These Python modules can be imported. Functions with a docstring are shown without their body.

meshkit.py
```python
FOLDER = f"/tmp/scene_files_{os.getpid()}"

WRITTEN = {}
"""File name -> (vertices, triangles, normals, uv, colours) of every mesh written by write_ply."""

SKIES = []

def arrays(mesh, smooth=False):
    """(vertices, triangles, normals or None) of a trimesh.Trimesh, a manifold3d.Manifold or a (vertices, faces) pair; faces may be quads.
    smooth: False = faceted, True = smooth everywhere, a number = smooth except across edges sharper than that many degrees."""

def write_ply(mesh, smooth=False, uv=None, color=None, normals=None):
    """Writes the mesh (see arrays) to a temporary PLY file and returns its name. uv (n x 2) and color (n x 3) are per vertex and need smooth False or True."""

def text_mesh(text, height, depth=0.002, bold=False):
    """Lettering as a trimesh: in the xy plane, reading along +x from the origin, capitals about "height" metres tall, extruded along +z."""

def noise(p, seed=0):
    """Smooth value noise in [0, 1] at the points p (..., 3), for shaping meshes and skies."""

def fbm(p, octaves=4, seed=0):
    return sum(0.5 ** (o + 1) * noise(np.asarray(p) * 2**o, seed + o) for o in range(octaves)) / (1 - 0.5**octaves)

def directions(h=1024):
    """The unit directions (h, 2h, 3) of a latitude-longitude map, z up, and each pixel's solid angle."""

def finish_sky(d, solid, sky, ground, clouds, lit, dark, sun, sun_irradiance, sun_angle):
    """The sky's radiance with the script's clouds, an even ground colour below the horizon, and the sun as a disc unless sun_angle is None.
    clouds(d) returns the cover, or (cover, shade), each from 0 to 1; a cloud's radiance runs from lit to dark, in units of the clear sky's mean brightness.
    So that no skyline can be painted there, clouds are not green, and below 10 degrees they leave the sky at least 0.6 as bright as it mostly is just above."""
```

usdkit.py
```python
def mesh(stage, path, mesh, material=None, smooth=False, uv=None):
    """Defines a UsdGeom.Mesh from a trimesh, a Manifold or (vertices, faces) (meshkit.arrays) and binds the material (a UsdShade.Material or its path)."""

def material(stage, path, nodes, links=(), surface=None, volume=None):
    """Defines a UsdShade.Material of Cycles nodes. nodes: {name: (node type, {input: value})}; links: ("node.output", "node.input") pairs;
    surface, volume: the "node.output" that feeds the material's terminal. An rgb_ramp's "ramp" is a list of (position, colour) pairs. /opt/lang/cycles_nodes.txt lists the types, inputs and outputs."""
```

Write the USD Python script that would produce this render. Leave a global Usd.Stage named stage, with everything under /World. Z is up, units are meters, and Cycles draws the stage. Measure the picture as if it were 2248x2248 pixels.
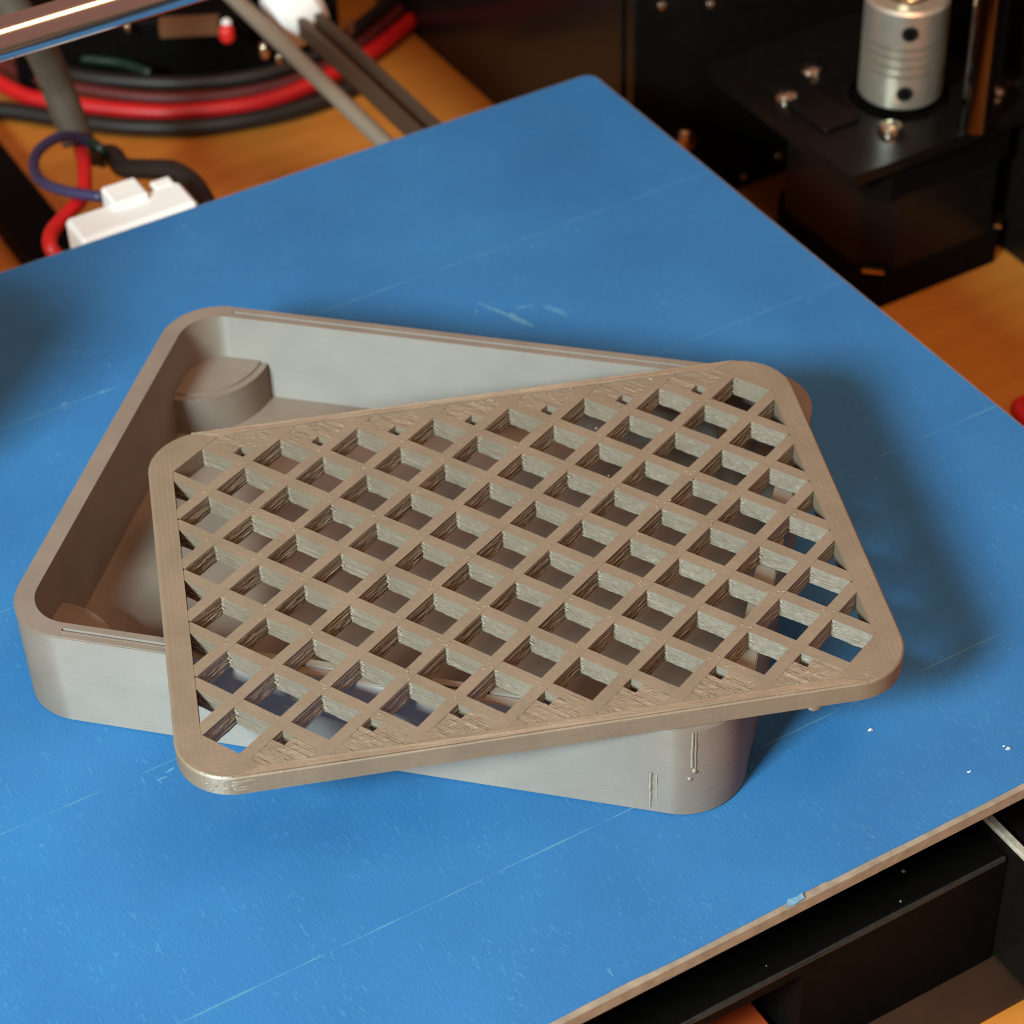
import math
import numpy as np, trimesh, manifold3d as m3, shapely
from shapely.geometry import Polygon, LineString, box as sbox
from shapely import affinity
from shapely.ops import unary_union
import usdkit, meshkit
from pxr import Usd, UsdGeom, UsdLux, UsdShade, Gf, Sdf

stage = Usd.Stage.CreateInMemory()
UsdGeom.SetStageUpAxis(stage, UsdGeom.Tokens.z)
UsdGeom.SetStageMetersPerUnit(stage, 1.0)
UsdGeom.Xform.Define(stage, '/World')
UsdGeom.Scope.Define(stage, '/World/Looks')

# ------------------------------------------------------------------ camera, light, exposure
EYE = (-0.13525, -0.24549, 0.27798)
RIGHT, UP, FWD = CAM_R = ((0.863130, -0.503902, -0.032903), (0.354472, 0.558135, 0.750231), (0.359678, 0.659211, -0.660364))
cam = UsdGeom.Camera.Define(stage, '/World/camera')
cam.AddTransformOp().Set(Gf.Matrix4d(*RIGHT, 0, *UP, 0, -FWD[0], -FWD[1], -FWD[2], 0, *EYE, 1))
cam.CreateHorizontalApertureAttr(36.0)
cam.CreateFocalLengthAttr(5109.9 / 2248 * 36)
cam.CreateHorizontalApertureOffsetAttr(29.14 / 2248 * 36)
cam.CreateVerticalApertureOffsetAttr(0.0)
cam.CreateClippingRangeAttr(Gf.Vec2f(0.02, 50))
cam.CreateFStopAttr(28.0)
cam.CreateFocusDistanceAttr(0.37)
cam.CreateExposureAttr(0.0)


def aim(prim, pos, to):
    p, t = np.array(pos, float), np.array(to, float)
    z = (p - t) / np.linalg.norm(p - t)
    x = np.cross((0, 0, 1), z); x /= np.linalg.norm(x)
    y = np.cross(z, x)
    prim.AddTransformOp().Set(Gf.Matrix4d(*x, 0, *y, 0, *z, 0, *p, 1))


def rect_light(name, pos, to, w, h, power, col):
    l = UsdLux.RectLight.Define(stage, '/World/' + name)
    l.CreateWidthAttr(w); l.CreateHeightAttr(h); l.CreateIntensityAttr(power); l.CreateColorAttr(Gf.Vec3f(*col))
    l.CreateNormalizeAttr(True)
    aim(l, pos, to)


rect_light('desk_lamp_light', (-0.545, -0.255, 0.44), (0.0, 0.0, 0.0), 0.15, 0.15, 3.2, (0.80, 1.0, 1.0))
rect_light('ceiling_light', (0.14, -0.32, 1.10), (0.0, 0.0, 0.0), 0.95, 0.30, 2.2, (1.0, 0.56, 0.32))
dome = UsdLux.DomeLight.Define(stage, '/World/room_glow')
dome.CreateIntensityAttr(0.08); dome.CreateColorAttr(Gf.Vec3f(1.0, 0.47, 0.36))

# ------------------------------------------------------------------ materials
def mat(name, nodes, links=(), surface='p.BSDF'):
    return usdkit.material(stage, '/World/Looks/' + name, nodes, links, surface=surface)


def plain(name, col, rough=0.5, metal=0.0, spec=0.5, vary=0.0, scale=60.0, bump=0.0, coat=0.0):
    n = {'g': ('geometry', {}), 'n': ('noise_texture', {'scale': scale, 'detail': 4.0}),
         'r': ('rgb_ramp', {'ramp': [(0.25, tuple(c * (1 - vary) for c in col)), (0.75, tuple(min(1, c * (1 + vary)) for c in col))]}),
         'p': ('principled_bsdf', {'roughness': rough, 'metallic': metal, 'specular_ior_level': spec, 'coat_weight': coat, 'coat_roughness': 0.08})}
    l = [('g.position', 'n.vector'), ('n.fac', 'r.fac'), ('r.color', 'p.base_color')]
    if bump:
        n['b'] = ('bump', {'strength': 1.0, 'distance': bump})
        l += [('n.fac', 'b.height'), ('b.normal', 'p.normal')]
    return mat(name, n, l)


def filament(name, col, rough, aniso, layers=0.0, grain=0.00004):
    """Extruded plastic: faint layer lines stacked along z, and a sheen that spreads up and down the walls."""
    n = {'g': ('geometry', {}), 't': ('tangent', {'direction_type': 'radial', 'axis': 'z'}),
         'n': ('noise_texture', {'scale': 130.0, 'detail': 3.0}),
         'mz': ('mapping', {'mapping_type': 'point', 'scale': (35.0, 35.0, 3400.0)}),
         'nz': ('noise_texture', {'scale': 1.0, 'detail': 1.0}),
         'r': ('rgb_ramp', {'ramp': [(0.3, tuple(c * 0.90 for c in col)), (0.7, tuple(c * 1.08 for c in col))]}),
         'h': ('math', {'math_type': 'multiply', 'value2': layers}),
         'n2': ('noise_texture', {'scale': 900.0, 'detail': 2.0}),
         'h2': ('math', {'math_type': 'multiply', 'value2': grain}),
         'a': ('math', {'math_type': 'add'}),
         'b': ('bump', {'strength': 1.0, 'distance': 1.0}),
         's': ('separate_xyz', {}), 'ab': ('math', {'math_type': 'absolute'}),
         'an': ('map_range', {'from_min': 0.25, 'from_max': 0.75, 'to_min': aniso, 'to_max': 0.0, 'clamp': True}),
         'ro': ('map_range', {'from_min': 0.25, 'from_max': 0.75, 'to_min': 0.60, 'to_max': rough, 'clamp': True}),
         'p': ('principled_bsdf', {'specular_ior_level': 1.0, 'anisotropic_rotation': 0.25})}
    l = [('g.position', 'n.vector'), ('g.position', 'mz.vector'), ('mz.vector', 'nz.vector'), ('n.fac', 'r.fac'), ('r.color', 'p.base_color'),
         ('nz.fac', 'h.value1'), ('g.position', 'n2.vector'), ('n2.fac', 'h2.value1'), ('h.value', 'a.value1'), ('h2.value', 'a.value2'),
         ('a.value', 'b.height'), ('b.normal', 'p.normal'), ('t.tangent', 'p.tangent'),
         ('g.true_normal', 's.vector'), ('s.z', 'ab.value1'), ('ab.value', 'an.value'), ('ab.value', 'ro.value'), ('an.result', 'p.anisotropic'), ('ro.result', 'p.roughness')]
    return mat(name, n, l)


M_BOX = filament('grey_filament', (0.205, 0.169, 0.138), 0.45, 0.90, 0.00005, 0.000012)
M_LID = filament('grey_filament_rim', (0.210, 0.162, 0.113), 0.45, 0.9, 0.00004, 0.00006)
M_BAR = filament('grey_filament_rough', (0.222, 0.174, 0.124), 0.42, 0.9, 0.00005, 0.00008)

tape_nodes = {
    'g': ('geometry', {}),
    'm1': ('mapping', {'scale': (2600.0, 900.0, 1.0)}), 'n1': ('noise_texture', {'scale': 1.0, 'detail': 3.0, 'roughness': 0.6}),
    'm2': ('mapping', {'scale': (2100.0, 620.0, 1.0), 'rotation': (0, 0, 0.12)}), 'n2': ('noise_texture', {'scale': 1.0, 'detail': 2.0, 'distortion': 1.2}),
    'n3': ('noise_texture', {'scale': 28.0, 'detail': 4.0}),
    'c': ('rgb_ramp', {'ramp': [(0.30, (0.024, 0.137, 0.345)), (0.70, (0.030, 0.174, 0.420))]}),
    'f0': ('map_range', {'from_min': 0.59, 'from_max': 0.78, 'to_min': 0.0, 'to_max': 0.45, 'clamp': True}), 'fm': ('map_range', {'from_min': 0.38, 'from_max': 0.68, 'to_min': 0.05, 'to_max': 1.0, 'clamp': True}), 'n4': ('noise_texture', {'scale': 95.0, 'detail': 3.0}), 'f': ('math', {'math_type': 'multiply'}),
    'x': ('mix_color', {'b': (0.14, 0.40, 0.60)}),
    'h': ('math', {'math_type': 'multiply', 'value2': 0.00004}), 'h2': ('math', {'math_type': 'multiply', 'value2': 0.00008}), 'a': ('math', {'math_type': 'add'}),
    'b': ('bump', {'strength': 1.0, 'distance': 1.0}),
    'p': ('principled_bsdf', {'roughness': 0.50, 'specular_ior_level': 0.35})}
tape_links = [('g.position', 'm1.vector'), ('m1.vector', 'n1.vector'), ('g.position', 'm2.vector'), ('m2.vector', 'n2.vector'), ('g.position', 'n3.vector'),
              ('n3.fac', 'c.fac'), ('n2.fac', 'f0.value'), ('g.position', 'n4.vector'), ('n4.fac', 'fm.value'), ('f0.result', 'f.value1'), ('fm.result', 'f.value2'), ('f.value', 'x.fac'), ('c.color', 'x.a'), ('x.result', 'p.base_color'),
              ('n1.fac', 'h.value1'), ('n2.fac', 'h2.value1'), ('h.value', 'a.value1'), ('h2.value', 'a.value2'), ('a.value', 'b.height'), ('b.normal', 'p.normal')]
M_TAPE = mat('blue_tape', tape_nodes, tape_links)

wood_nodes = {'g': ('geometry', {}), 'm': ('mapping', {'scale': (9.0, 160.0, 1.0), 'rotation': (0, 0, 0.15)}), 'n': ('noise_texture', {'scale': 1.0, 'detail': 5.0, 'distortion': 0.6}),
              'r': ('rgb_ramp', {'ramp': [(0.25, (0.45, 0.165, 0.022)), (0.75, (0.55, 0.215, 0.036))]}),
              'p': ('principled_bsdf', {'roughness': 0.42, 'specular_ior_level': 0.5})}
M_WOOD = mat('orange_wood', wood_nodes, [('g.position', 'm.vector'), ('m.vector', 'n.vector'), ('n.fac', 'r.fac'), ('r.color', 'p.base_color')])
M_EDGE = plain('plate_edge', (0.27, 0.222, 0.17), 0.55, vary=0.25, scale=400)
M_CHIP = plain('tape_crumple', (0.13, 0.28, 0.42), 0.7)
M_BLACK = plain('black_acrylic', (0.006, 0.0048, 0.004), 0.22, vary=0.2, scale=300, spec=0.2)
M_MATT = plain('black_matt', (0.0032, 0.0028, 0.0026), 0.6, vary=0.3, scale=500, spec=0.06)
M_CHROME = plain('chrome', (0.80, 0.79, 0.76), 0.13, metal=1.0)
M_ZROD = plain('dark_polished_steel', (0.24, 0.235, 0.23), 0.10, metal=1.0)
M_STEEL = plain('screw_steel', (0.86, 0.76, 0.58), 0.18, metal=1.0, vary=0.15, scale=900)
M_BRASS = plain('yellow_steel', (0.80, 0.60, 0.34), 0.25, metal=1.0)
M_ALU = plain('matt_aluminium', (0.72, 0.66, 0.54), 0.40, metal=0.85, vary=0.06, scale=400)
M_DARK = plain('dark_hole', (0.004, 0.004, 0.004), 0.5)
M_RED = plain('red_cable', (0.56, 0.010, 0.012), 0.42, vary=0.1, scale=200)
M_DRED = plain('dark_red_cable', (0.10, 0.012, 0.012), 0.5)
M_BCABLE = plain('black_cable', (0.011, 0.008, 0.007), 0.5)
M_SLEEVE = plain('grey_sleeve', (0.078, 0.067, 0.052), 0.65, vary=0.12, scale=500)
M_WHITE = plain('white_nylon', (0.88, 0.88, 0.86), 0.45, vary=0.04)
M_BLUEW = plain('blue_wire', (0.035, 0.035, 0.10), 0.4)
M_GREENW = plain('green_wire', (0.005, 0.022, 0.014), 0.4)
M_ROD = plain('grey_rod', (0.23, 0.19, 0.145), 0.5)
M_BELT = plain('brown_belt', (0.065, 0.042, 0.026), 0.5)
M_BROWN = plain('brown_strip', (0.16, 0.075, 0.035), 0.5)
M_REDTIP = plain('red_tip', (0.75, 0.03, 0.02), 0.35)
M_PALE = plain('pale_cut_edge', (0.40, 0.36, 0.29), 0.6, vary=0.3, scale=900)
M_SEAM = plain('tape_seam', (0.066, 0.23, 0.40), 0.6)
M_SCUFF = plain('white_scuff', (0.09, 0.27, 0.44), 0.6, vary=0.35, scale=1500)
M_STRIP = filament('filament_edge_strip', (0.252, 0.186, 0.127), 0.45, 0.9, 0.00004, 0.00006)
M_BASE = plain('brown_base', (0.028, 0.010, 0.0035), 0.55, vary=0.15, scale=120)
M_HIGHLIGHT = plain('edge_highlight', (0.016, 0.0135, 0.0115), 0.6, vary=0.4, scale=700)  # highlight along the beam ridge, put into a paler colour
M_TAB = plain('orange_red', (0.40, 0.060, 0.012), 0.5)
M_CRUMB = plain('white_crumb', (0.60, 0.63, 0.66), 0.5)
M_DUST = plain('grey_dust', (0.16, 0.16, 0.15), 0.6)

# ------------------------------------------------------------------ helpers
used = {}


def numbered(path):
    k = used.get(path, -1) + 1
    used[path] = k
    return path if k == 0 else f'{path}_{k:03d}'


def tag(p, label=None, cat=None, group=None, kind=None):
    for k, v in (('label', label), ('category', cat), ('group', group), ('kind', kind)):
        if v:
            p.SetCustomDataByKey(k, v)
    return p


def thing(name, label, cat, loc=(0, 0, 0), rotz=0.0, group=None, kind=None):
    x = UsdGeom.Xform.Define(stage, numbered('/World/' + name))
    x.AddTranslateOp().Set(Gf.Vec3d(*map(float, loc)))
    if rotz:
        x.AddRotateZOp().Set(float(rotz))
    tag(x.GetPrim(), label, cat, group, kind)
    return x


def part(parent, name, mesh, material, smooth=30, label=None, kind=None, off=None):
    if off is not None:
        if isinstance(mesh, trimesh.Trimesh):
            mesh = mesh.copy(); mesh.apply_translation(-np.array(off))
        elif hasattr(mesh, 'translate'):
            mesh = mesh.translate([-float(c) for c in off])
        else:
            mesh = (mesh[0] - np.array(off), mesh[1])
    g = usdkit.mesh(stage, numbered(str(parent.GetPath()) + '/' + name), mesh, material, smooth=smooth)
    tag(g.GetPrim(), label, kind=kind)
    return g


def ext(poly, z0, z1):
    polys = poly.geoms if hasattr(poly, 'geoms') else [poly]
    out = m3.Manifold()
    for p in polys:
        if p.is_empty or p.area < 1e-10 or p.geom_type != 'Polygon':
            continue
        p = shapely.geometry.polygon.orient(p)
        S = 1000.0
        rings = [np.array(p.exterior.coords)[:-1] * S] + [np.array(r.coords)[:-1] * S for r in p.interiors]
        out += m3.CrossSection(rings, m3.FillRule.EvenOdd).extrude((z1 - z0) * S).translate([0, 0, z0 * S])
    return out.scale([0.001] * 3)


def rrect(hx, hy, r, n=16):
    return sbox(-hx + r, -hy + r, hx - r, hy - r).buffer(r, quad_segs=n)


def rbox(x0, x1, y0, y1, z0, z1, c=0.0004):
    """A box with chamfered edges."""
    pts = []
    for ax in range(3):
        lo, hi = np.array([x0, y0, z0]) + c, np.array([x1, y1, z1]) - c
        lo[ax] -= c; hi[ax] += c
        pts += [[(lo, hi)[i][0], (lo, hi)[j][1], (lo, hi)[k][2]] for i in (0, 1) for j in (0, 1) for k in (0, 1)]
    return m3.Manifold.hull_points((np.array(pts) * 1000).tolist()).scale([0.001] * 3) if hasattr(m3.Manifold, 'hull_points') else trimesh.convex.convex_hull(np.array(pts))


def tube(points, r, n=14, cap=True, smooth_steps=6):
    """A round tube through the points (Catmull-Rom)."""
    P = np.array(points, float)
    if smooth_steps > 1 and len(P) > 2:
        Q = np.vstack([2 * P[0] - P[1], P, 2 * P[-1] - P[-2]])
        out = []
        for i in range(1, len(Q) - 2):
            for t in np.linspace(0, 1, smooth_steps, endpoint=False):
                a, b, c, d = Q[i - 1:i + 3]
                out.append(0.5 * (2 * b + (c - a) * t + (2 * a - 5 * b + 4 * c - d) * t * t + (3 * b - a - 3 * c + d) * t ** 3))
        P = np.array(out + [Q[-2]])
    T = np.gradient(P, axis=0); T /= np.linalg.norm(T, axis=1)[:, None]
    u = np.cross(T[0], (0.13, 0.21, 0.97)); u /= np.linalg.norm(u)
    V = []
    r = np.atleast_1d(np.asarray(r, float))
    R = np.interp(np.linspace(0, 1, len(P)), np.linspace(0, 1, len(r)), r) if len(r) > 1 else np.full(len(P), r[0])
    for p, t, rr in zip(P, T, R):
        u = u - t * (u @ t); u /= np.linalg.norm(u)
        w = np.cross(t, u)
        a = np.arange(n) / n * 2 * np.pi
        V.append(p + rr * (np.cos(a)[:, None] * u + np.sin(a)[:, None] * w))
    V = np.vstack(V); F = []
    for i in range(len(P) - 1):
        for k in range(n):
            a, b, c, d = i * n + k, i * n + (k + 1) % n, (i + 1) * n + (k + 1) % n, (i + 1) * n + k
            F += [[a, b, c], [a, c, d]]
    if cap:
        V = np.vstack([V, P[0], P[-1]])
        for k in range(n):
            F += [[len(V) - 2, (k + 1) % n, k], [len(V) - 1, (len(P) - 1) * n + k, (len(P) - 1) * n + (k + 1) % n]]
    return trimesh.Trimesh(V, np.array(F), process=False)


def lathe(profile, n=48):
    """profile: (r, z) pairs from bottom to top, on the axis z."""
    return trimesh.creation.revolve(np.array(profile, float), sections=n)


def turn(mesh, axis, angle):
    m = mesh.copy(); m.apply_transform(trimesh.transformations.rotation_matrix(angle, axis)); return m


def moved(mesh, d):
    m = mesh.copy(); m.apply_translation(d); return m


def roughen(man, step, amp, freq, seed, top=None, axis=2):
    """Refines a manifold and pushes the vertices of its upper face (z > top) about."""
    me = man.scale([1000] * 3).refine_to_length(step * 1000).to_mesh()
    v, f = np.array(me.vert_properties[:, :3], float) / 1000, np.array(me.tri_verts)
    w = v[:, 2] > top if top is not None else np.ones(len(v), bool)
    v[w, 2] += amp * (meshkit.fbm(v[w] * freq, 3, seed) - 0.5) * 2
    return v, f


# ------------------------------------------------------------------ the table under everything
ZT = -0.052
tb = thing('table', 'orange brown wooden table top under the machine', 'table', (0.05, 0.1, ZT), kind='structure')
part(tb, 'board', rbox(-0.6, 0.6, -0.5, 0.6, -0.025, 0.0, 0.001), M_WOOD)

# ------------------------------------------------------------------ the print bed: plate and strips of tape
XB, YA, YC = 0.11091, 0.15223, -0.06926
X0 = XB - 0.22
SEAMS = [0.10364, 0.05576, 0.00774, -0.04033]
rng = np.random.default_rng(4)
bed = thing('print_bed', 'square bed plate covered with strips of blue masking tape', 'print bed', (0, 0.04, 0))
plate = rrect(0.11, (YA - YC) / 2, 0.0026).buffer(0.0003)
plate = affinity.translate(plate, XB - 0.11, (YA + YC) / 2 - 0.04)
part(bed, 'plate', ext(plate, -0.0024, -0.00012), M_EDGE)
part(bed, 'heater', ext(plate.buffer(-0.006), -0.0045, -0.0025), M_MATT)
lines = [YA] + SEAMS + [YC + 0.0007]
whole = affinity.translate(rrect(0.11, (YA - YC) / 2, 0.0026), XB - 0.11, (YA + YC) / 2 - 0.04)


def edge_line(y, amp, phase):
    xs = np.arange(X0 - 0.004, XB + 0.004, 0.0015)
    return np.c_[xs, y - 0.04 + amp * (meshkit.fbm(np.c_[xs * 90, 0 * xs + phase, 0 * xs], 4, 7) - 0.5) * 2]


for i in range(5):
    top = edge_line(lines[i] - (0.0 if i == 0 else 0.00002), 0.00005 if i else 0.0001, 3 * i)
    bot = edge_line(lines[i + 1] + (0.00002 if i < 4 else 0.0), 0.00005 if i < 4 else 0.00035, 3 * i + 1.3)
    if i == 0:
        top[:, 1] += 0.002
    strip = Polygon(np.vstack([top, bot[::-1]])).buffer(0).intersection(whole)
    if i == 4:   # the torn nick in the front edge
        strip = strip.difference(Polygon([(0.0085, YC - 0.0405), (0.0112, YC - 0.03905), (0.0150, YC - 0.0390), (0.021, YC - 0.0405)]))
    part(bed, 'tape_strip', ext(strip, -0.00011, 0.0), M_TAPE, smooth=False)
for k, y in enumerate(SEAMS):
    xs = np.arange(X0 + 0.0006, XB - 0.0004, 0.0006)
    wv = np.clip(0.00013 * (meshkit.fbm(np.c_[xs * 260, 0 * xs + k, 0 * xs], 3, 12) * 2.4 - 0.55), 0.00002, 0.0002) * (1.0 if k > 1 else 0.8)
    cy = y - 0.04 + 0.00005 * (meshkit.fbm(np.c_[xs * 90, 0 * xs + 3 * k, 0 * xs], 4, 7) - 0.5) * 2
    part(bed, 'tape_seam', ext(Polygon(np.vstack([np.c_[xs, cy + wv], np.c_[xs, cy - wv][::-1]])).buffer(0), -0.0001, 0.00003), M_SEAM)
# the little torn flap of tape that stands up at the nick, and scuffs
v, f = roughen(ext(Polygon([(0.0072, YC - 0.0400), (0.0088, YC - 0.0403), (0.0106, YC - 0.0401), (0.0110, YC - 0.0390), (0.0096, YC - 0.0393), (0.0082, YC - 0.0390)]), 0.00003, 0.0003), 0.0004, 0.0003, 1500, 5, top=0.0002)
part(bed, 'torn_flap', (v, f), M_CHIP)


def sliver(pts, w, z=0.00004):
    pts = np.array(pts, float)
    n = len(pts)
    d = np.gradient(pts, axis=0); d /= np.linalg.norm(d, axis=1)[:, None]
    nn = np.c_[-d[:, 1], d[:, 0]]
    ww = w * np.sin(np.linspace(0.12, math.pi - 0.12, n))[:, None]
    return ext(Polygon(np.vstack([pts + nn * ww, (pts - nn * ww)[::-1]])).buffer(0), 0.00001, z)


def on_plane(x, y, z=0.0):
    """Where the photograph's pixel (x, y) lies on the level z: used to take positions off the photograph."""
    v = np.array(RIGHT) * (x - 1094.86) / 5109.9 - np.array(UP) * (y - 1124.7) / 5109.9 + np.array(FWD)
    return np.array(EYE) + v * (z - EYE[2]) / v[2]


B0 = np.array([0, 0.04])
rs = np.random.default_rng(9)
SC = [([(1042, 663), (1075, 676), (1112, 690), (1150, 708), (1172, 722)], 9), ([(1105, 680), (1125, 694), (1150, 706)], 5), ([(1130, 674), (1165, 668), (1205, 672), (1226, 680), (1266, 700)], 4),
      ([(1042, 690), (1046, 676), (1050, 668)], 2), ([(612, 470), (622, 472)], 2), ([(340, 1712), (358, 1708), (378, 1702)], 3), ([(352, 1705), (376, 1690), (392, 1680)], 2),
      ([(214, 866), (232, 858), (242, 852)], 3), ([(130, 902), (148, 893), (158, 888)], 2)]
for pts, n in SC:
    sh = []
    for _ in range(n):
        t0 = rs.uniform(0, 0.6); t1 = min(1, t0 + rs.uniform(0.25, 0.5))
        P = np.array(pts, float); tt = np.linspace(t0, t1, 6) * (len(P) - 1)
        q = np.c_[np.interp(tt, range(len(P)), P[:, 0]), np.interp(tt, range(len(P)), P[:, 1])] + rs.normal(0, 2.2, 2)
        sh.append(sliver([on_plane(*p)[:2] - B0 for p in q], rs.uniform(0.00010, 0.00028), 0.00002 + 0.00001 * rs.random()))
    mm = m3.Manifold()
    for x in sh:
        mm += x
    part(bed, 'scuff_mark', mm, M_SCUFF)

# ------------------------------------------------------------------ the open printed box
H = 0.01935
HX, HY, RC = 0.0605, 0.0453, 0.0105
WALL = 0.0034
tray = thing('printed_box', 'open grey 3D-printed box standing on the blue tape under the lattice lid', 'box', (-0.00231, 0.02283, 0.00005), -43.764)
outer = rrect(HX, HY, RC)
inner = outer.buffer(-WALL)
wall = ext(outer.buffer(-0.0002), 0, 0.0003) + ext(outer, 0.0003, H - 0.0002) + ext(outer.buffer(-0.0002), H - 0.0003, H)
wall = wall - ext(inner, -0.001, H + 0.001)
for s in (-1, 1):
    g = sbox(-0.0495, -0.0003, 0.0495, 0.0003)
    wall = wall - ext(affinity.translate(g, 0, s * (HY - 0.0019)), H - 0.0005, H + 0.001)
    # outer half of the long rims a shade lower than the inner half
    wall = wall - ext(affinity.translate(sbox(-0.0495, -0.0012, 0.0495, 0.0008), 0, s * (HY - 0.0001) - (0.0004 if s > 0 else -0.0004)), H - 0.00005, H + 0.001)
part(tray, 'wall', wall, M_BOX)
part(tray, 'floor', ext(inner.buffer(-0.00002), 0.0002, 0.0014), M_BOX)
for sx in (-1, 1):
    for sy in (-1, 1):
        c = (sx * (HX - WALL), sy * (HY - WALL))
        q = Polygon([c] + [(c[0] - sx * 0.0140 * math.cos(a), c[1] - sy * 0.0140 * math.sin(a)) for a in np.linspace(0, math.pi / 2, 24)])
        q = q.intersection(inner.buffer(0.0003))
        q2 = Polygon([c] + [(c[0] - sx * 0.0126 * math.cos(a), c[1] - sy * 0.0126 * math.sin(a)) for a in np.linspace(0, math.pi / 2, 24)]).intersection(inner.buffer(0.0003))
        post = ext(q, 0.0012, 0.0094) + ext(q2, 0.0092, 0.0098)
        part(tray, 'corner_post', post, M_BOX)
# seams left by the nozzle near the front right corner
def ridge(x, z0, z1, r, seed, y=-HY + 0.00022):
    k = max(4, int((z1 - z0) / 0.0009))
    zs = np.linspace(z0, z1, k)
    r_ = r * (0.75 + 0.5 * meshkit.noise(np.c_[zs * 900, 0 * zs, 0 * zs], seed))
    return tube(np.c_[x + 0.00008 * (meshkit.noise(np.c_[zs * 500, 0 * zs + 4, 0 * zs], seed) - 0.5), 0 * zs + y, zs], r_, 8, smooth_steps=2)


part(tray, 'seam_ridge', ridge(0.0470, 0.0012, 0.0092, 0.00042, 1), M_BAR)
part(tray, 'seam_ridge', ridge(0.0480, 0.0014, 0.0090, 0.00026, 5), M_BAR)
def on_corner(a, extra=0.0):
    return np.array([HX - RC + (RC + extra) * math.cos(a), -(HY - RC) + (RC + extra) * math.sin(a)])
for a, z0, z1, r, sd in ((-1.25, 0.0112, 0.0188, 0.00028, 3), (-1.20, 0.0105, 0.0188, 0.00020, 8)):
    p = on_corner(a)
    part(tray, 'seam_ridge', ridge(p[0], z0, z1, r, sd, y=p[1]), M_BAR)
p = on_corner(-1.22)
part(tray, 'seam_blob', trimesh.Trimesh(*(lambda s: (s.vertices * [1, 1, 0.8] + [p[0] - 0.0006, p[1], 0.0085], s.faces))(trimesh.creation.icosphere(2, 0.0005))), M_BAR)
part(tray, 'seam_blob', trimesh.Trimesh(*(lambda s: (s.vertices * [1, 1, 1.1] + [p[0] + 0.0001, p[1], 0.0103], s.faces))(trimesh.creation.icosphere(2, 0.00045))), M_BAR)

# ------------------------------------------------------------------ the lattice lid
LX, LY, LR, LT = 0.0565, 0.0410, 0.0092, 0.00386
PX, PY = 0.0134, 0.012505
lid = thing('lattice_lid', 'grey-brown printed lid with a diagonal lattice lying askew on the open box', 'lid', (0.0, 0.0, H + 0.00012), -20.373)
lo = rrect(LX, LY, LR)
IX, IY = 0.0524, 0.0391
opening = sbox(-IX, -IY, IX, IY)
# the corners of the opening are filled up to the first diagonal
cut = []
for sx in (-1, 1):
    for sy in (-1, 1):
        bx, by = sx * (3.5 * PX + 0.00510), sy * (2.5 * PY + 0.0)
        a, b = np.array([sx * 3.5 * PX, sy * (2.5 * PY + 0.00505)]), np.array([sx * (3.5 * PX + 0.0053), sy * 2.5 * PY])
        d = (b - a) / np.linalg.norm(b - a)
        far = np.array([sx * 0.2, sy * 0.2])
        cut.append(Polygon([a - d * 0.05, b + d * 0.05, b + d * 0.05 + far, a - d * 0.05 + far]))
opening = opening.difference(unary_union(cut))
rim = (m3.Manifold.batch_hull([ext(lo.buffer(-0.00025), 0, 0.0001), ext(lo, 0.00025, LT - 0.0003), ext(lo.buffer(-0.0003), LT - 0.0001, LT)]) if hasattr(m3.Manifold, 'batch_hull') else ext(lo, 0, LT))
rim = rim - ext(opening, -0.001, LT + 0.001)
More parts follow.
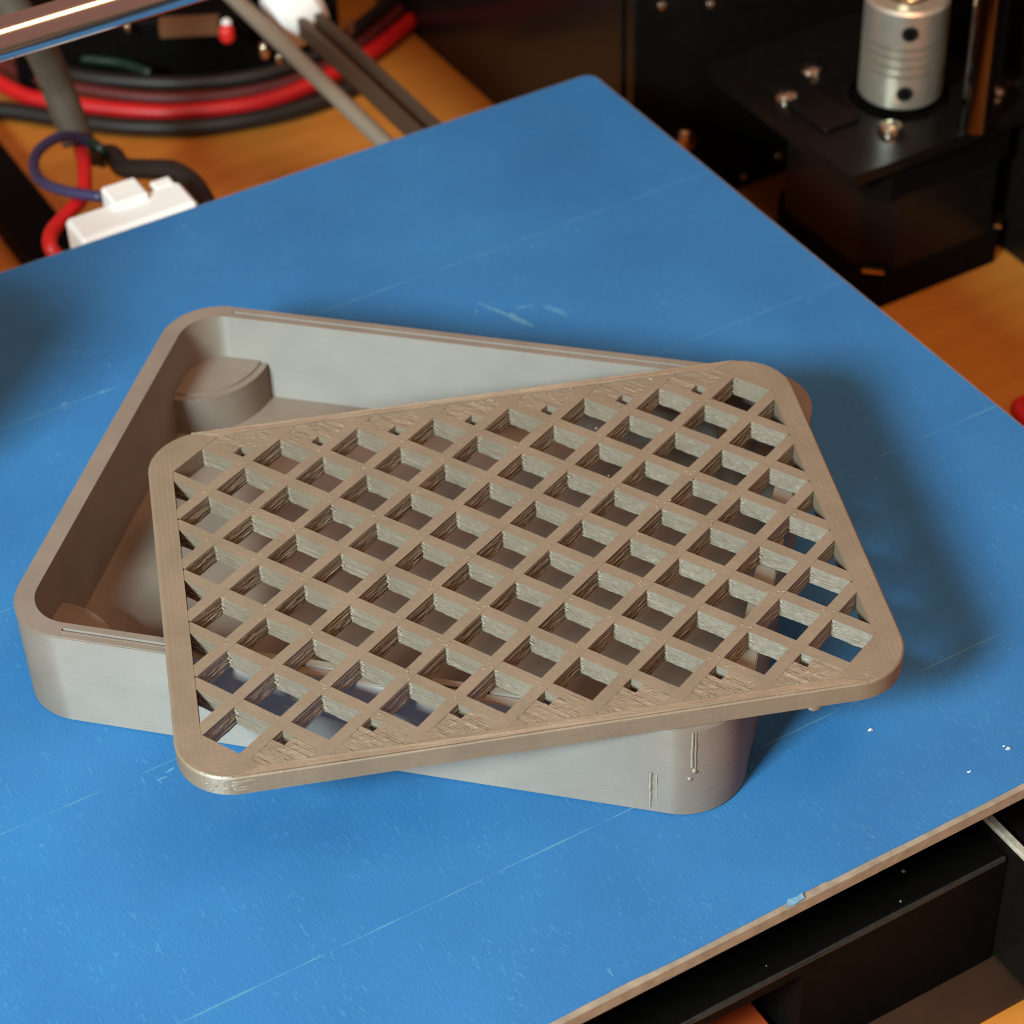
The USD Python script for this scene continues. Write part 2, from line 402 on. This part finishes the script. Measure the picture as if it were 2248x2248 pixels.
vv, ff = roughen(rim, 0.00028, 0.00003, 1200, 11, top=LT - 0.00005)
w = vv[:, 2] > LT - 0.0001
d = np.minimum(LX - np.abs(vv[:, 0]), LY - np.abs(vv[:, 1]))
vv[w, 2] += 0.000016 * np.cos(2 * np.pi * d[w] / 0.00082 + 1.5 * meshkit.noise(vv[w] * 160, 3))
part(lid, 'rim', (vv, ff), M_LID)
for s in (-1, 1):
    a_ = Polygon([(-0.0485, s * 0.0408), (-0.0440, s * 0.03925), (0.0440, s * 0.03925), (0.0485, s * 0.0408)])
    vv, ff = roughen(ext(a_, LT - 0.0005, LT + 0.00010), 0.00026, 0.00005, 1500, 31 + s, top=LT)
    w = vv[:, 2] > LT
    vv[w, 2] += 0.00003 * np.cos(2 * np.pi * vv[w, 1] / 0.00055) + 0.00005 * (meshkit.noise(np.c_[vv[w, 0] / 0.0007, 0 * vv[w, 0], 0 * vv[w, 0]], 8) - 0.5)
    part(lid, 'edge_strip', (vv, ff), M_STRIP)
BW = 0.00205


def diamond(x, y, hx, hy):
    return Polygon([(x - hx, y), (x, y - hy), (x + hx, y), (x, y + hy)])


def infill_field(poly, seed, step=0.00017):
    """The roughly filled border: rows of laid plastic, parallel to one family of bars, on a fine grid."""
    nrm = math.hypot(PX, PY)
    e1, e2 = np.array([PX, -PY]) / nrm, np.array([PX, PY]) / nrm
    Minv = np.linalg.inv(np.c_[e1, e2])
    cs = np.array(poly.envelope.exterior.coords) @ Minv.T
    lo, hi = np.floor(cs.min(0) / step).astype(int) - 1, np.ceil(cs.max(0) / step).astype(int) + 1
    ia, ib = np.meshgrid(np.arange(lo[0], hi[0]), np.arange(lo[1], hi[1]), indexing='ij')
    ctr = ((ia[..., None] + 0.5) * step) * e1 + ((ib[..., None] + 0.5) * step) * e2
    keep = shapely.contains_xy(poly, ctr[..., 0], ctr[..., 1])
    row = ib_row = None
    A, B = np.meshgrid(np.arange(lo[0], hi[0] + 1), np.arange(lo[1], hi[1] + 1), indexing='ij')
    P = (A[..., None] * step) * e1 + (B[..., None] * step) * e2
    r = np.floor(B / 3).astype(int)
    prof = np.array([-0.00004, 0.00002, 0.00002])[B % 3]
    rr = np.random.default_rng(seed)
    rowh = rr.normal(0, 0.00003, r.max() - r.min() + 1)[r - r.min()]
    patchy = meshkit.noise(np.stack([A * step / 0.0021, r * 0.7, 0 * A], -1), seed) - 0.5
    fine = meshkit.noise(np.stack([A * step / 0.00045, r * 1.9, 0 * A + 5], -1), seed) - 0.5
    z = LT - 0.00016 + prof + rowh + 0.00014 * patchy + 0.00015 * fine
    z = np.minimum(z, LT + 0.00004)
    n1 = A.shape[1]
    vid = A * 0 + np.arange(A.size).reshape(A.shape)
    V = np.c_[P.reshape(-1, 2), z.ravel()]
    VB = np.c_[P.reshape(-1, 2), np.full(A.size, 0.0003)]
    q = np.argwhere(keep)
    v00, v10, v11, v01 = vid[q[:, 0], q[:, 1]], vid[q[:, 0] + 1, q[:, 1]], vid[q[:, 0] + 1, q[:, 1] + 1], vid[q[:, 0], q[:, 1] + 1]
    F = [np.c_[v00, v10, v11], np.c_[v00, v11, v01]]
    N = A.size
    pad = np.pad(keep, 1)
    for (di, dj), (p, w) in {(-1, 0): (v01, v00), (1, 0): (v10, v11), (0, -1): (v00, v10), (0, 1): (v11, v01)}.items():
        open_ = ~pad[q[:, 0] + 1 + di, q[:, 1] + 1 + dj]
        p, w = p[open_], w[open_]
        F += [np.c_[p, p + N, w], np.c_[w, p + N, w + N]]
    F = np.vstack(F)
    V = np.vstack([V, VB])
    us, inv = np.unique(F, return_inverse=True)
    return V[us], inv.reshape(F.shape)


holes = [diamond((i - 3.5) * PX, (j - 2.5) * PY, 0.0054, 0.00525) for i in range(8) for j in range(6)]
small = [diamond((i - 3.0) * PX, s * 0.0339, 0.00185, 0.0018) for i in range(7) for s in (-1, 1)]
for s in (-1, 1):
    st = sbox(-IX - 0.0005, 0.0328, IX + 0.0005, IY + 0.0004) if s > 0 else sbox(-IX - 0.0005, -IY - 0.0004, IX + 0.0005, -0.0328)
    st = st.difference(unary_union(holes + small)).intersection(opening.buffer(0.0003))
    part(lid, 'border_infill', infill_field(st, 31 + s), M_BAR, smooth=35)


def rough_bar(a, b, w, z0, z1, seed, step=0.00033, layers=11):
    """A printed lattice bar: stacked, slightly uneven layers."""
    a, b = np.array(a), np.array(b)
    L = np.linalg.norm(b - a); d = (b - a) / L; nrm = np.array([-d[1], d[0]])
    n = max(4, int(L / step)); s = np.linspace(0, L, n)
    zs = np.linspace(z0, z1, layers + 1)
    rows = []
    rs = np.random.default_rng(seed)
    for k in range(layers):
        up = k / (layers - 1)
        amp = 0.000085 if k < layers * 0.55 else 0.000035 if k < layers - 2 else 0.00002
        for side in (0, 1):
            base = rs.normal(0, 0.00004 if k < layers * 0.55 else 0.000018) * (k < layers - 1)
            low = (meshkit.noise(np.c_[s / 0.0016, 0 * s + 7.3 * k, 0 * s + side * 31.0], seed) - 0.5) * 2
            hi = (meshkit.noise(np.c_[s / 0.0006, 0 * s + 3.1 * k, 0 * s + side * 17.0], seed + 9) - 0.5) * 2
            off = w / 2 + base + amp * low + 0.6 * amp * hi
            rows.append((k, side, off))
    V, idx = [], {}
    for k, side, off in rows:
        sg = -1 if side == 0 else 1
        zz0, zz1 = zs[k] + 0.00001, zs[k + 1] - 0.00001
        for e, z in ((0, zz0), (1, zz1)):
            inset = 0.00004
            idx[(k, side, e)] = len(V) * n
            jit = 0.00003 * (meshkit.noise(np.c_[s / 0.0008, 0 * s + k * 5.0 + e, 0 * s + side], seed + 3) - 0.5)
            xy = a + s[:, None] * d + (sg * (off - inset * (1 - e)))[:, None] * nrm
            V.append(np.c_[xy, np.full(n, z) + jit])
    V = np.vstack(V)
    F = []
    i = np.arange(n - 1)

    def quad(p, q, flip):
        A, B, C, D = p + i, p + i + 1, q + i + 1, q + i
        t = np.vstack([np.c_[A, B, C], np.c_[A, C, D]])
        F.append(t[:, ::-1] if flip else t)
    for side in (0, 1):
        seq = [idx[(k, side, e)] for k in range(layers) for e in (0, 1)]
        for p, q in zip(seq[:-1], seq[1:]):
            quad(p, q, side == 1)
    quad(idx[(layers - 1, 0, 1)], idx[(layers - 1, 1, 1)], False)
    quad(idx[(0, 0, 0)], idx[(0, 1, 0)], True)
    return V, np.vstack(F)


clip = opening.buffer(0.0004)
seed = 100
for fam in (0, 1):
    ks = range(0, 13) if fam == 0 else range(-5, 8)
    for k in ks:
        # fam 0: i + j = k - 0.5 ; fam 1: i - j = k - 0.5   (i to the right, j towards the viewer)
        pts = []
        for i in (-3.0, 11.0):
            j = (k - 0.5 - i) if fam == 0 else (i - (k - 0.5))
            pts.append(((i - 3.5) * PX, (2.5 - j) * PY))
        ln = LineString(pts).intersection(clip)
        if ln.is_empty or ln.length < 0.004:
            continue
        (xa, ya), (xb, yb) = ln.coords[0], ln.coords[-1]
        seed += 1
        dz = 0.0 if fam == 0 else 0.00005
        part(lid, 'lattice_bar', rough_bar((xa, ya), (xb, yb), BW, 0.00003 + dz, LT - 0.00003 - dz, seed), M_BAR, smooth=35)
# blobs and strings of plastic left on the lid
rng = np.random.default_rng(21)
blobs = []
for _ in range(330):
    i, j = rng.integers(0, 14) / 2.0, rng.integers(0, 11) / 2.0
    if (i % 1) == (j % 1):
        i += 0.5
    x, y = (i - 3.5) * PX + rng.normal(0, 0.0008), (j - 2.5) * PY + rng.normal(0, 0.0008)
    if abs(x) > IX or abs(y) > IY - 0.001:
        continue
    s = trimesh.creation.icosphere(1, 1.0)
    s.apply_scale(np.array([1, rng.uniform(0.4, 0.9), 0.45]) * rng.uniform(0.00012, 0.00034))
    s.apply_transform(trimesh.transformations.rotation_matrix(rng.uniform(0, 6.28), (0, 0, 1)))
    s.apply_translation((x, y, LT - 0.00008))
    blobs.append(s)
for _ in range(110):   # along the roughly filled borders and the rim's inner line
    x = rng.uniform(-0.050, 0.050); sy = rng.choice([-1, 1])
    y = sy * (rng.uniform(0.0350, 0.0386) if rng.random() < 0.75 else rng.normal(0.0391, 0.0002))
    s = trimesh.creation.icosphere(1, 1.0)
    s.apply_scale(np.array([rng.uniform(1, 2.6), rng.uniform(0.5, 0.9), 0.55]) * rng.uniform(0.00012, 0.00026))
    s.apply_transform(trimesh.transformations.rotation_matrix(-0.75 + rng.normal(0, 0.2), (0, 0, 1)))
    s.apply_translation((x, y, LT - 0.00022 if abs(y) < 0.0388 else LT))
    blobs.append(s)
for i2 in range(0, 15):
    for j2 in range(0, 11):
        i, j = i2 / 2.0, j2 / 2.0
        if (i2 % 2) != (j2 % 2):
            continue
        x, y = (i - 3.5) * PX, (2.5 - j) * PY + 0.00485
        if abs(x) > IX - 0.004 or y > 0.0375:
            continue
        for k in range(rng.integers(4, 8)):
            s = trimesh.creation.icosphere(1, 1.0)
            s.apply_scale(np.array([rng.uniform(0.0003, 0.0006), 0.00018, 0.00013]))
            s.apply_transform(trimesh.transformations.rotation_matrix(-0.75, (0, 0, 1)))
            s.apply_translation((x + 0.00025 + rng.normal(0, 0.0001), y - 0.0002 + rng.normal(0, 0.0001), LT - 0.0004 - k * 0.0005 + rng.normal(0, 0.00008)))
            blobs.append(s)
part(lid, 'plastic_blob', trimesh.util.concatenate(blobs), M_BAR, kind='stuff')
# the chipped front left corner and the burr under the front edge
ch = []
for _ in range(34):
    a = rng.uniform(-2.2, -1.55)
    s = trimesh.creation.icosphere(1, 1.0)
    s.apply_scale(np.array([rng.uniform(0.0004, 0.0016), 0.00024, rng.uniform(0.00012, 0.00028)]))
    s.apply_translation((-LX + LR + (LR - 0.00012) * math.cos(a) + rng.uniform(0, 0.002), -LY + LR + (LR - 0.00012) * math.sin(a), rng.uniform(0.0009, LT - 0.0006)))
    ch.append(s)
part(lid, 'rough_corner', trimesh.util.concatenate(ch), M_BAR)
bur = trimesh.creation.icosphere(2, 1.0); bur.apply_scale((0.0012, 0.0007, 0.0011)); bur.apply_translation((0.0405, -LY + 0.0009, -0.0003))
part(lid, 'burr', bur, M_LID)

# ------------------------------------------------------------------ front beam of the machine
fb = thing('frame_beam', 'black frame beam running below the front edge of the blue bed', 'beam', (-0.05, -0.055, ZT))
part(fb, 'top_bar', ext(sbox(-0.16, -0.0097, 0.1070, 0.020), 0.0250, 0.0280), M_MATT)
part(fb, 'front_block', ext(sbox(0.0655, -0.0097, 0.1070, 0.014), 0.0012, 0.0250), M_MATT)
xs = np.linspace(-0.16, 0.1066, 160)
part(fb, 'edge_highlight', tube(np.c_[xs, 0 * xs - 0.00935, 0 * xs + 0.02762], 0.00050 + 0.00016 * (meshkit.noise(np.c_[xs * 120, 0 * xs, 0 * xs], 2) - 0.3), 8, smooth_steps=1), M_HIGHLIGHT)  # paler tube along the worn ridge; the light it catches is in its colour
for x, y, z, r in ((0.0905, -0.0030, 0.0280, 0.00035), (0.0862, -0.0078, 0.0280, 0.00022), (0.0600, -0.0070, 0.0280, 0.00014)):
    part(fb, 'dust_speck', moved(trimesh.creation.icosphere(1, r), (x, y, z)), M_DUST)
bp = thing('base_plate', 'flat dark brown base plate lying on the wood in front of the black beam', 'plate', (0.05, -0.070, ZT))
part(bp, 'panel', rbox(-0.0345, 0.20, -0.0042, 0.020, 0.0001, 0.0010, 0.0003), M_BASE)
ob = thing('orange_tab', 'orange-red tab sticking out under the black beam at the bottom edge', 'tab', (0.006, -0.060, ZT))
part(ob, 'tab', rbox(-0.012, 0.0080, -0.020, 0.0105, 0.0045, 0.0065, 0.0004), M_TAB)
part(ob, 'foot', rbox(-0.010, 0.0060, -0.016, 0.0085, 0.0001, 0.0044, 0.0004), M_TAB)
sp = thing('side_plate', 'dark side plate with a pale cut edge beyond the end of the front beam', 'plate', (0.0585, -0.065, ZT))
part(sp, 'panel', rbox(-0.0012, 0.10, -0.0125, 0.035, 0.0020, 0.0300, 0.0002), M_BLACK)
part(sp, 'cut_edge', rbox(-0.0012, 0.0004, -0.0125, 0.030, 0.03005, 0.0311, 0.0002), M_PALE)

# ------------------------------------------------------------------ stepper motor, mount, coupler, rods
MC = (0.1745, 0.1190)
mo = thing('stepper_motor', 'black stepper motor standing on the table under the silver coupler', 'motor', (*MC, ZT))
sq = lambda h, c: Polygon([(-h + c, -h), (h - c, -h), (h, -h + c), (h, h - c), (h - c, h), (-h + c, h), (-h, h - c), (-h, -h + c)])
part(mo, 'lower_cap', ext(sq(0.0205, 0.0035), 0.0001, 0.0100), M_MATT)
part(mo, 'core', ext(sq(0.0205, 0.0062), 0.0100, 0.0300), M_BLACK)
part(mo, 'upper_cap', ext(sq(0.0205, 0.0035), 0.0300, 0.0389), M_MATT)
for sx, sy in ((-1, -1), (1, -1)):
    part(mo, 'corner_land', moved(turn(trimesh.creation.box((0.0050, 0.0016, 0.0008)), (0, 0, 1), -sx * sy * math.pi / 4), (sx * 0.0186, sy * 0.0186, 0.0104)), M_BRASS)  # ledge in bright metal: the glancing light on it is put into its colour
part(mo, 'boss', lathe([(0, 0.0389), (0.011, 0.0389), (0.011, 0.0409), (0, 0.0409)]), M_MATT)
mp = thing('motor_mount', 'black mounting plate screwed on top of the stepper motor', 'bracket', (0.1745, 0.126, -0.0130))
pl = sbox(-0.0300, -0.0290, 0.034, 0.029).buffer(-0.001).buffer(0.001) - affinity.translate(shapely.Point(0, 0).buffer(0.0115), 0, -0.007)
part(mp, 'plate', ext(pl, 0.0, 0.003), M_BLACK)
part(mp, 'raised_pad', rbox(-0.0245, -0.0145, -0.0115, 0.0135, 0.0031, 0.0042, 0.0003), M_BLACK)


def pan_screw(r=0.0029, h=0.0020):
    prof = [(0, 0), (r, 0), (r, h * 0.35), (r * 0.86, h * 0.78), (r * 0.5, h), (0, h)]
    s = lathe(prof, 28)
    for a in (0.4, 0.4 + math.pi / 2):
        b = trimesh.creation.box((r * 1.2, r * 0.24, h * 0.1)); b.apply_transform(trimesh.transformations.rotation_matrix(a, (0, 0, 1)))
    return s


slot = lambda r, h: trimesh.util.concatenate([turn(trimesh.creation.box((r * 1.15, r * 0.22, 0.0003)), (0, 0, 1), a) for a in (0.4, 0.4 + math.pi / 2)])
for (x, y) in ((1780, 155), (1727, 210), (1955, 282), (2190, 193)):
    w = on_plane(x, y, -0.0092) - np.array([0.1745, 0.126, -0.0130])
    sc = part(mp, 'screw', moved(pan_screw(), (w[0], w[1], 0.0030)), M_STEEL)
    part(sc, 'slot', moved(slot(0.0029, 0.0020), (w[0], w[1], 0.00492)), M_DARK)
cp = thing('shaft_coupler', 'silver grooved aluminium shaft coupler above the black motor', 'coupler', (*MC, -0.0087))
R = 0.0096
prof = [(0.004, 0.0), (R - 0.0006, 0.0), (R, 0.0006)]
for z in (0.0085, 0.0108, 0.0131, 0.0154):
    prof += [(R, z), (R - 0.0018, z + 0.00008), (R - 0.0018, z + 0.00056), (R, z + 0.00064)]
prof += [(R, 0.0243), (R - 0.0007, 0.0250), (0.0052, 0.0250), (0.0047, 0.0245), (0.0045, 0.018), (0.004, 0.018)]
part(cp, 'body', lathe(prof, 64), M_ALU)
for (x, y), z in (((-0.0052, -0.0081), 0.0200), ((-0.0052, -0.0081), 0.0046)):
    d = np.array([x, y, 0]); d /= np.linalg.norm(d)
    T = trimesh.geometry.align_vectors((0, 0, 1), d)
    for nm, r1, h1, mt in (('screw_hole', 0.0019, 0.0006, M_DARK), ('set_screw', 0.0011, 0.0009, M_MATT)):
        c = trimesh.creation.annulus(0.0010, r1, h1) if nm == 'screw_hole' else trimesh.creation.cylinder(r1, h1, sections=6)
        c.apply_transform(T); c.apply_translation(d * (R - 0.00022) + np.array([0, 0, z]))
        part(cp, nm, c, mt)
ls = thing('lead_screw', 'threaded lead screw held in the bore of the silver coupler', 'lead screw', (*MC, 0.0104))
zz = np.arange(0, 0.075, 0.0004)
part(ls, 'thread', lathe([(0, 0.0)] + [(0.0039 - 0.0005 * (k % 4 in (0, 1)), z) for k, z in enumerate(zz)] + [(0, zz[-1])], 32), M_STEEL)
zr = on_plane(2140, 279, -0.0099)
zrod = thing('vertical_rod', 'upright polished chrome rod standing right of the silver coupler', 'rod', (zr[0], zr[1], -0.0099))
part(zrod, 'shaft', moved(trimesh.creation.cylinder(0.0035, 0.12, sections=48), (0, 0, 0.06)), M_ZROD)

# black frame panels
fp = thing('upright_frame', 'black upright frame panel with two small screws behind the motor mount', 'panel', (0.185, 0.1580, ZT))
part(fp, 'panel', rbox(-0.0585, 0.10, 0.0, 0.004, 0.0003, 0.074, 0.0004), M_BLACK)
eye = np.array(EYE)


def on_y(x, y, Y):
    v = np.array(RIGHT) * (x - 1094.86) / 5109.9 - np.array(UP) * (y - 1124.7) / 5109.9 + np.array(FWD)
    return eye + v * (Y - EYE[1]) / v[1]


for (x, y), r in (((1455, 15), 0.0012), ((1562, 12), 0.0012), ((1505, 308), 0.0030), ((1710, 345), 0.0011), ((1634, 390), 0.0010)):
    w = on_y(x, y, 0.1575) - np.array([0.185, 0.1580, ZT])
    s = turn(pan_screw(r, r * 0.7), (1, 0, 0), math.pi / 2); s.apply_translation((w[0], -0.0001, w[2]))
    part(fp, 'screw', s, M_BRASS if r > 0.002 else M_STEEL)
sw = thing('side_wall', 'dark brown-black side wall standing on the wood beyond the far corner of the bed', 'panel', (0.1265, 0.25, ZT))
part(sw, 'panel', rbox(0.0, 0.005, -0.0865, 0.25, 0.0003, 0.082, 0.0004), M_BLACK)

w0 = on_plane(2178, 562, ZT)
rp = thing('end_wall', 'black end panel standing on the wood right of the motor', 'panel', (w0[0] + 0.0035, w0[1], ZT))
part(rp, 'sheet', rbox(0.0, 0.005, -0.10, 0.053, 0.0003, 0.082, 0.0004), M_BLACK)

# ------------------------------------------------------------------ rods behind the bed
xr = thing('cross_rod', 'thick polished chrome rod crossing above the cables at upper left', 'rod', (0.0, 0.138, 0.0597))
part(xr, 'shaft', turn(trimesh.creation.cylinder(0.0040, 0.40, sections=64), (0, 1, 0), math.pi / 2), M_CHROME)
yr = thing('slim_rod', 'slim matt grey rod running under the bed beside the belt loop', 'rod', (0.0655, 0.20, -0.012))
part(yr, 'shaft', turn(trimesh.creation.cylinder(0.0021, 0.16, sections=24), (1, 0, 0), math.pi / 2), M_ROD)
bl = thing('belt_loop', 'brown-black drive belt looped round the white pulley', 'belt', (0.0765, 0.2290, -0.0130))
ring = LineString([(0, 0), (0, -0.12)]).buffer(0.0034, quad_segs=10)
ring = ring - ring.buffer(-0.0019)
part(bl, 'belt', ext(ring, -0.0022, 0.0022), M_BELT)
pu = thing('pulley', 'round white plastic pulley at the end of the belt loop', 'pulley', (0.0765, 0.2385, -0.0130))
part(pu, 'wheel', turn(lathe([(0, -0.0060), (0.0066, -0.0060), (0.0086, -0.0040), (0.0090, 0.0), (0.0086, 0.0040), (0.0066, 0.0060), (0, 0.0060)], 40), (0, 1, 0), math.pi / 2 - 0.35), M_WHITE)
yl = thing('frame_rail', 'flat black frame rail lying on the wood at far left', 'rail', (-0.0022, 0.26, ZT))
part(yl, 'bar', rbox(-0.0067, 0.0067, -0.14, 0.05, 0.0002, 0.0080, 0.0008), M_MATT)

# the control board behind
CA = -0.40
cb = thing('control_box', 'black control box with a brown strip behind the red cables', 'control box', (0.068, 0.290, ZT), math.degrees(CA))
part(cb, 'case', rbox(-0.048, 0.040, -0.0085, 0.07, 0.0003, 0.020, 0.001), M_MATT)


def cpos(x, y, z):
    d = on_plane(x, y, z) - np.array([0.068, 0.290, ZT])
    return np.array([d[0] * math.cos(CA) + d[1] * math.sin(CA), -d[0] * math.sin(CA) + d[1] * math.cos(CA), d[2]])


a, b = cpos(352, 66, -0.0305), cpos(482, 60, -0.0305)
mid, d = (a + b) / 2, b - a
st = trimesh.creation.box((np.linalg.norm(d), 0.0040, 0.004)); st.apply_transform(trimesh.transformations.rotation_matrix(math.atan2(d[1], d[0]), (0, 0, 1))); st.apply_translation((mid[0], mid[1], 0.0222))
part(cb, 'brown_strip', st, M_BROWN)
c = cpos(497, 66, -0.029)
part(cb, 'red_cap', moved(trimesh.creation.capsule(0.0012, 0.0021, count=[16, 16]), (c[0], c[1], c[2] - 0.0012)), M_REDTIP)
part(cb, 'red_cap_tip', moved(trimesh.creation.icosphere(2, 0.0014), (c[0] + 0.0002, c[1] + 0.0012, c[2] + 0.0012)), M_WHITE)
for (x, y, rr) in ((580, 112, 0.0017), (612, 130, 0.0009), (280, 60, 0.0011), (768, 62, 0.0015)):
    c = cpos(x, y, -0.031)
    s = trimesh.creation.icosphere(2, rr); s.apply_scale((0.8, 1, 1.5)); part(cb, 'terminal', moved(s, c), M_STEEL if x != 768 else M_BROWN)

# ------------------------------------------------------------------ cables
def cable(name, label, cat, px, z, r, m, group=None):
    P = np.array([on_plane(x, y, zz) for (x, y), zz in zip(px, np.broadcast_to(z, len(px)))])
    base = P.mean(0); base[2] = ZT
    t = thing(name, label, cat, base, group=group)
    part(t, 'strand', tube(P - base, r, 16), m, smooth=True)
    return t


zc = ZT + 0.004
cable('red_cable', 'bright red cable curving across the wood behind the bed', 'cable',
      [(-40, 160), (40, 205), (100, 222), (170, 232), (300, 245), (400, 246), (560, 228), (680, 188), (810, 118), (900, 48), (985, -30)], zc, 0.0022, M_RED)
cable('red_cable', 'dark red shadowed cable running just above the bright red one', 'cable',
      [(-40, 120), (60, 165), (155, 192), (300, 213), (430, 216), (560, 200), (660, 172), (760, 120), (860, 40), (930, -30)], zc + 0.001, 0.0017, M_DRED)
cable('black_cable', 'black cable above the two red cables', 'cable',
      [(60, 130), (150, 162), (260, 178), (400, 184), (540, 172), (640, 146), (740, 96), (850, 10), (900, -40)], zc + 0.003, 0.0021, M_BCABLE)
cable('black_cable', 'black cable lowest of the bundle nearest the bed', 'cable',
      [(-30, 238), (60, 250), (180, 268), (300, 280), (450, 278), (600, 254), (710, 222), (800, 180)], zc - 0.0014, 0.0024, M_BCABLE)
cable('green_wire', 'thin dark green wire above the cable bundle', 'wire', [(110, 95), (150, 122), (210, 132), (270, 140), (330, 160)], zc + 0.006, 0.0012, M_GREENW)
cable('red_cable', 'red cable end just past the right edge of the bed', 'cable', [(2290, 880), (2245, 890), (2238, 905), (2262, 930), (2300, 950)], -0.044, 0.0020, M_RED)
sl = cable('cable_sleeve', 'grey braided cable sleeve passing under the chrome rod to the white plug', 'cable sleeve', [(-10, -60), (15, -5), (60, 62), (98, 125), (125, 190), (150, 255), (172, 312)], [0.028, 0.022, 0.014, 0.004, -0.005, -0.012, -0.018], 0.0039, M_SLEEVE)
jp = on_plane(121, 183, -0.0045)
part(sl, 'joint_ring', tube(np.array([on_plane(117, 175, -0.0036), on_plane(123, 187, -0.0048)]) - np.array(sl.GetPrim().GetAttribute('xformOp:translate').Get()), 0.0042, 18, smooth_steps=1), M_BCABLE)
cable('blue_wire', 'dark blue wire looping from the sleeve to the white plug', 'wire', [(215, 330), (180, 305), (130, 302), (86, 330), (74, 366), (92, 400), (150, 422), (225, 433)], [-0.018, -0.014, -0.010, -0.009, -0.009, -0.009, -0.009, -0.0085], 0.00125, M_BLUEW)
cable('green_wire', 'dark green wire beside the blue one entering the white plug', 'wire', [(165, 300), (200, 312), (224, 332), (226, 360)], [-0.016, -0.015, -0.016, -0.022], 0.0012, M_GREENW)
cable('red_wire', 'red wire curving into the left end of the white plug', 'wire', [(176, 330), (183, 352), (186, 400), (180, 435), (150, 468), (114, 510), (112, 545), (140, 575)], [-0.020, -0.013, -0.012, -0.012, -0.012, -0.012, -0.013, -0.016], 0.0017, M_RED)
cable('black_wire', 'thick black wire arching behind the white plug', 'wire', [(210, 345), (245, 340), (270, 368), (320, 372), (380, 376), (425, 405), (450, 445), (462, 480)], [-0.026, -0.020, -0.018, -0.016, -0.014, -0.014, -0.014, -0.016], 0.0024, M_BCABLE)

# white plug
ang = 0.0
pg = thing('connector_plug', 'white nylon connector plug lying just behind the bed edge', 'connector', (0.0002, 0.1645, -0.0142), math.degrees(ang))
part(pg, 'housing', rbox(-0.0128, 0.0146, -0.0047, 0.0055, 0.0, 0.0100, 0.0009), M_WHITE)
part(pg, 'front_step', rbox(-0.0085, 0.0135, -0.0065, -0.0048, 0.0, 0.0085, 0.0005), M_WHITE)
part(pg, 'latch', rbox(-0.0022, 0.0060, 0.0020, 0.0100, 0.0050, 0.0116, 0.0005), M_WHITE)
part(pg, 'latch', rbox(0.0088, 0.0136, 0.0056, 0.0092, 0.0030, 0.0095, 0.0004), M_WHITE)

# the print head that hangs on the chrome rod, left of the picture
ph = thing('extruder', 'black print head riding on the chrome rod left of the picture', 'print head', (-0.1040, 0.1100, 0.0150))
part(ph, 'carriage', rbox(-0.048, -0.008, -0.010, 0.036, 0.034, 0.056, 0.002), M_MATT)
part(ph, 'fan_shroud', rbox(-0.024, 0.012, -0.040, -0.0102, 0.016, 0.050, 0.002), M_MATT)
part(ph, 'heat_block', rbox(-0.010, 0.010, -0.016, 0.006, 0.002, 0.0335, 0.001), M_MATT)
part(ph, 'nozzle', lathe([(0, -0.004), (0.0006, -0.004), (0.0035, 0.0), (0.0035, 0.002), (0, 0.002)], 24), M_BRASS)

# crumbs of plastic
for k, (x, y, r, lab) in enumerate(((2213, 1646, 0.00042, 'larger white plastic crumb at right on the tape'), (2204, 1640, 0.00022, 'tiny white crumb beside the larger one at right on the tape'),
                                    (1911, 1605, 0.00036, 'white plastic crumb below the right corner of the lid'), (2127, 1697, 0.00026, 'tiny white crumb near the right end of the front edge'))):
    p = on_plane(x, y)
    t = thing('plastic_crumb', lab, 'crumb', (p[0], p[1], 0.00002), group='white crumbs scattered on the tape')
    s = trimesh.creation.icosphere(1, r * 0.8); s.vertices *= 1 + 0.3 * np.random.default_rng(k).normal(size=(len(s.vertices), 1)); s.apply_scale((1.3, 0.8, 0.7)); s.apply_translation((0, 0, r * 0.6))
    part(t, 'grain', s, M_CRUMB, smooth=False)
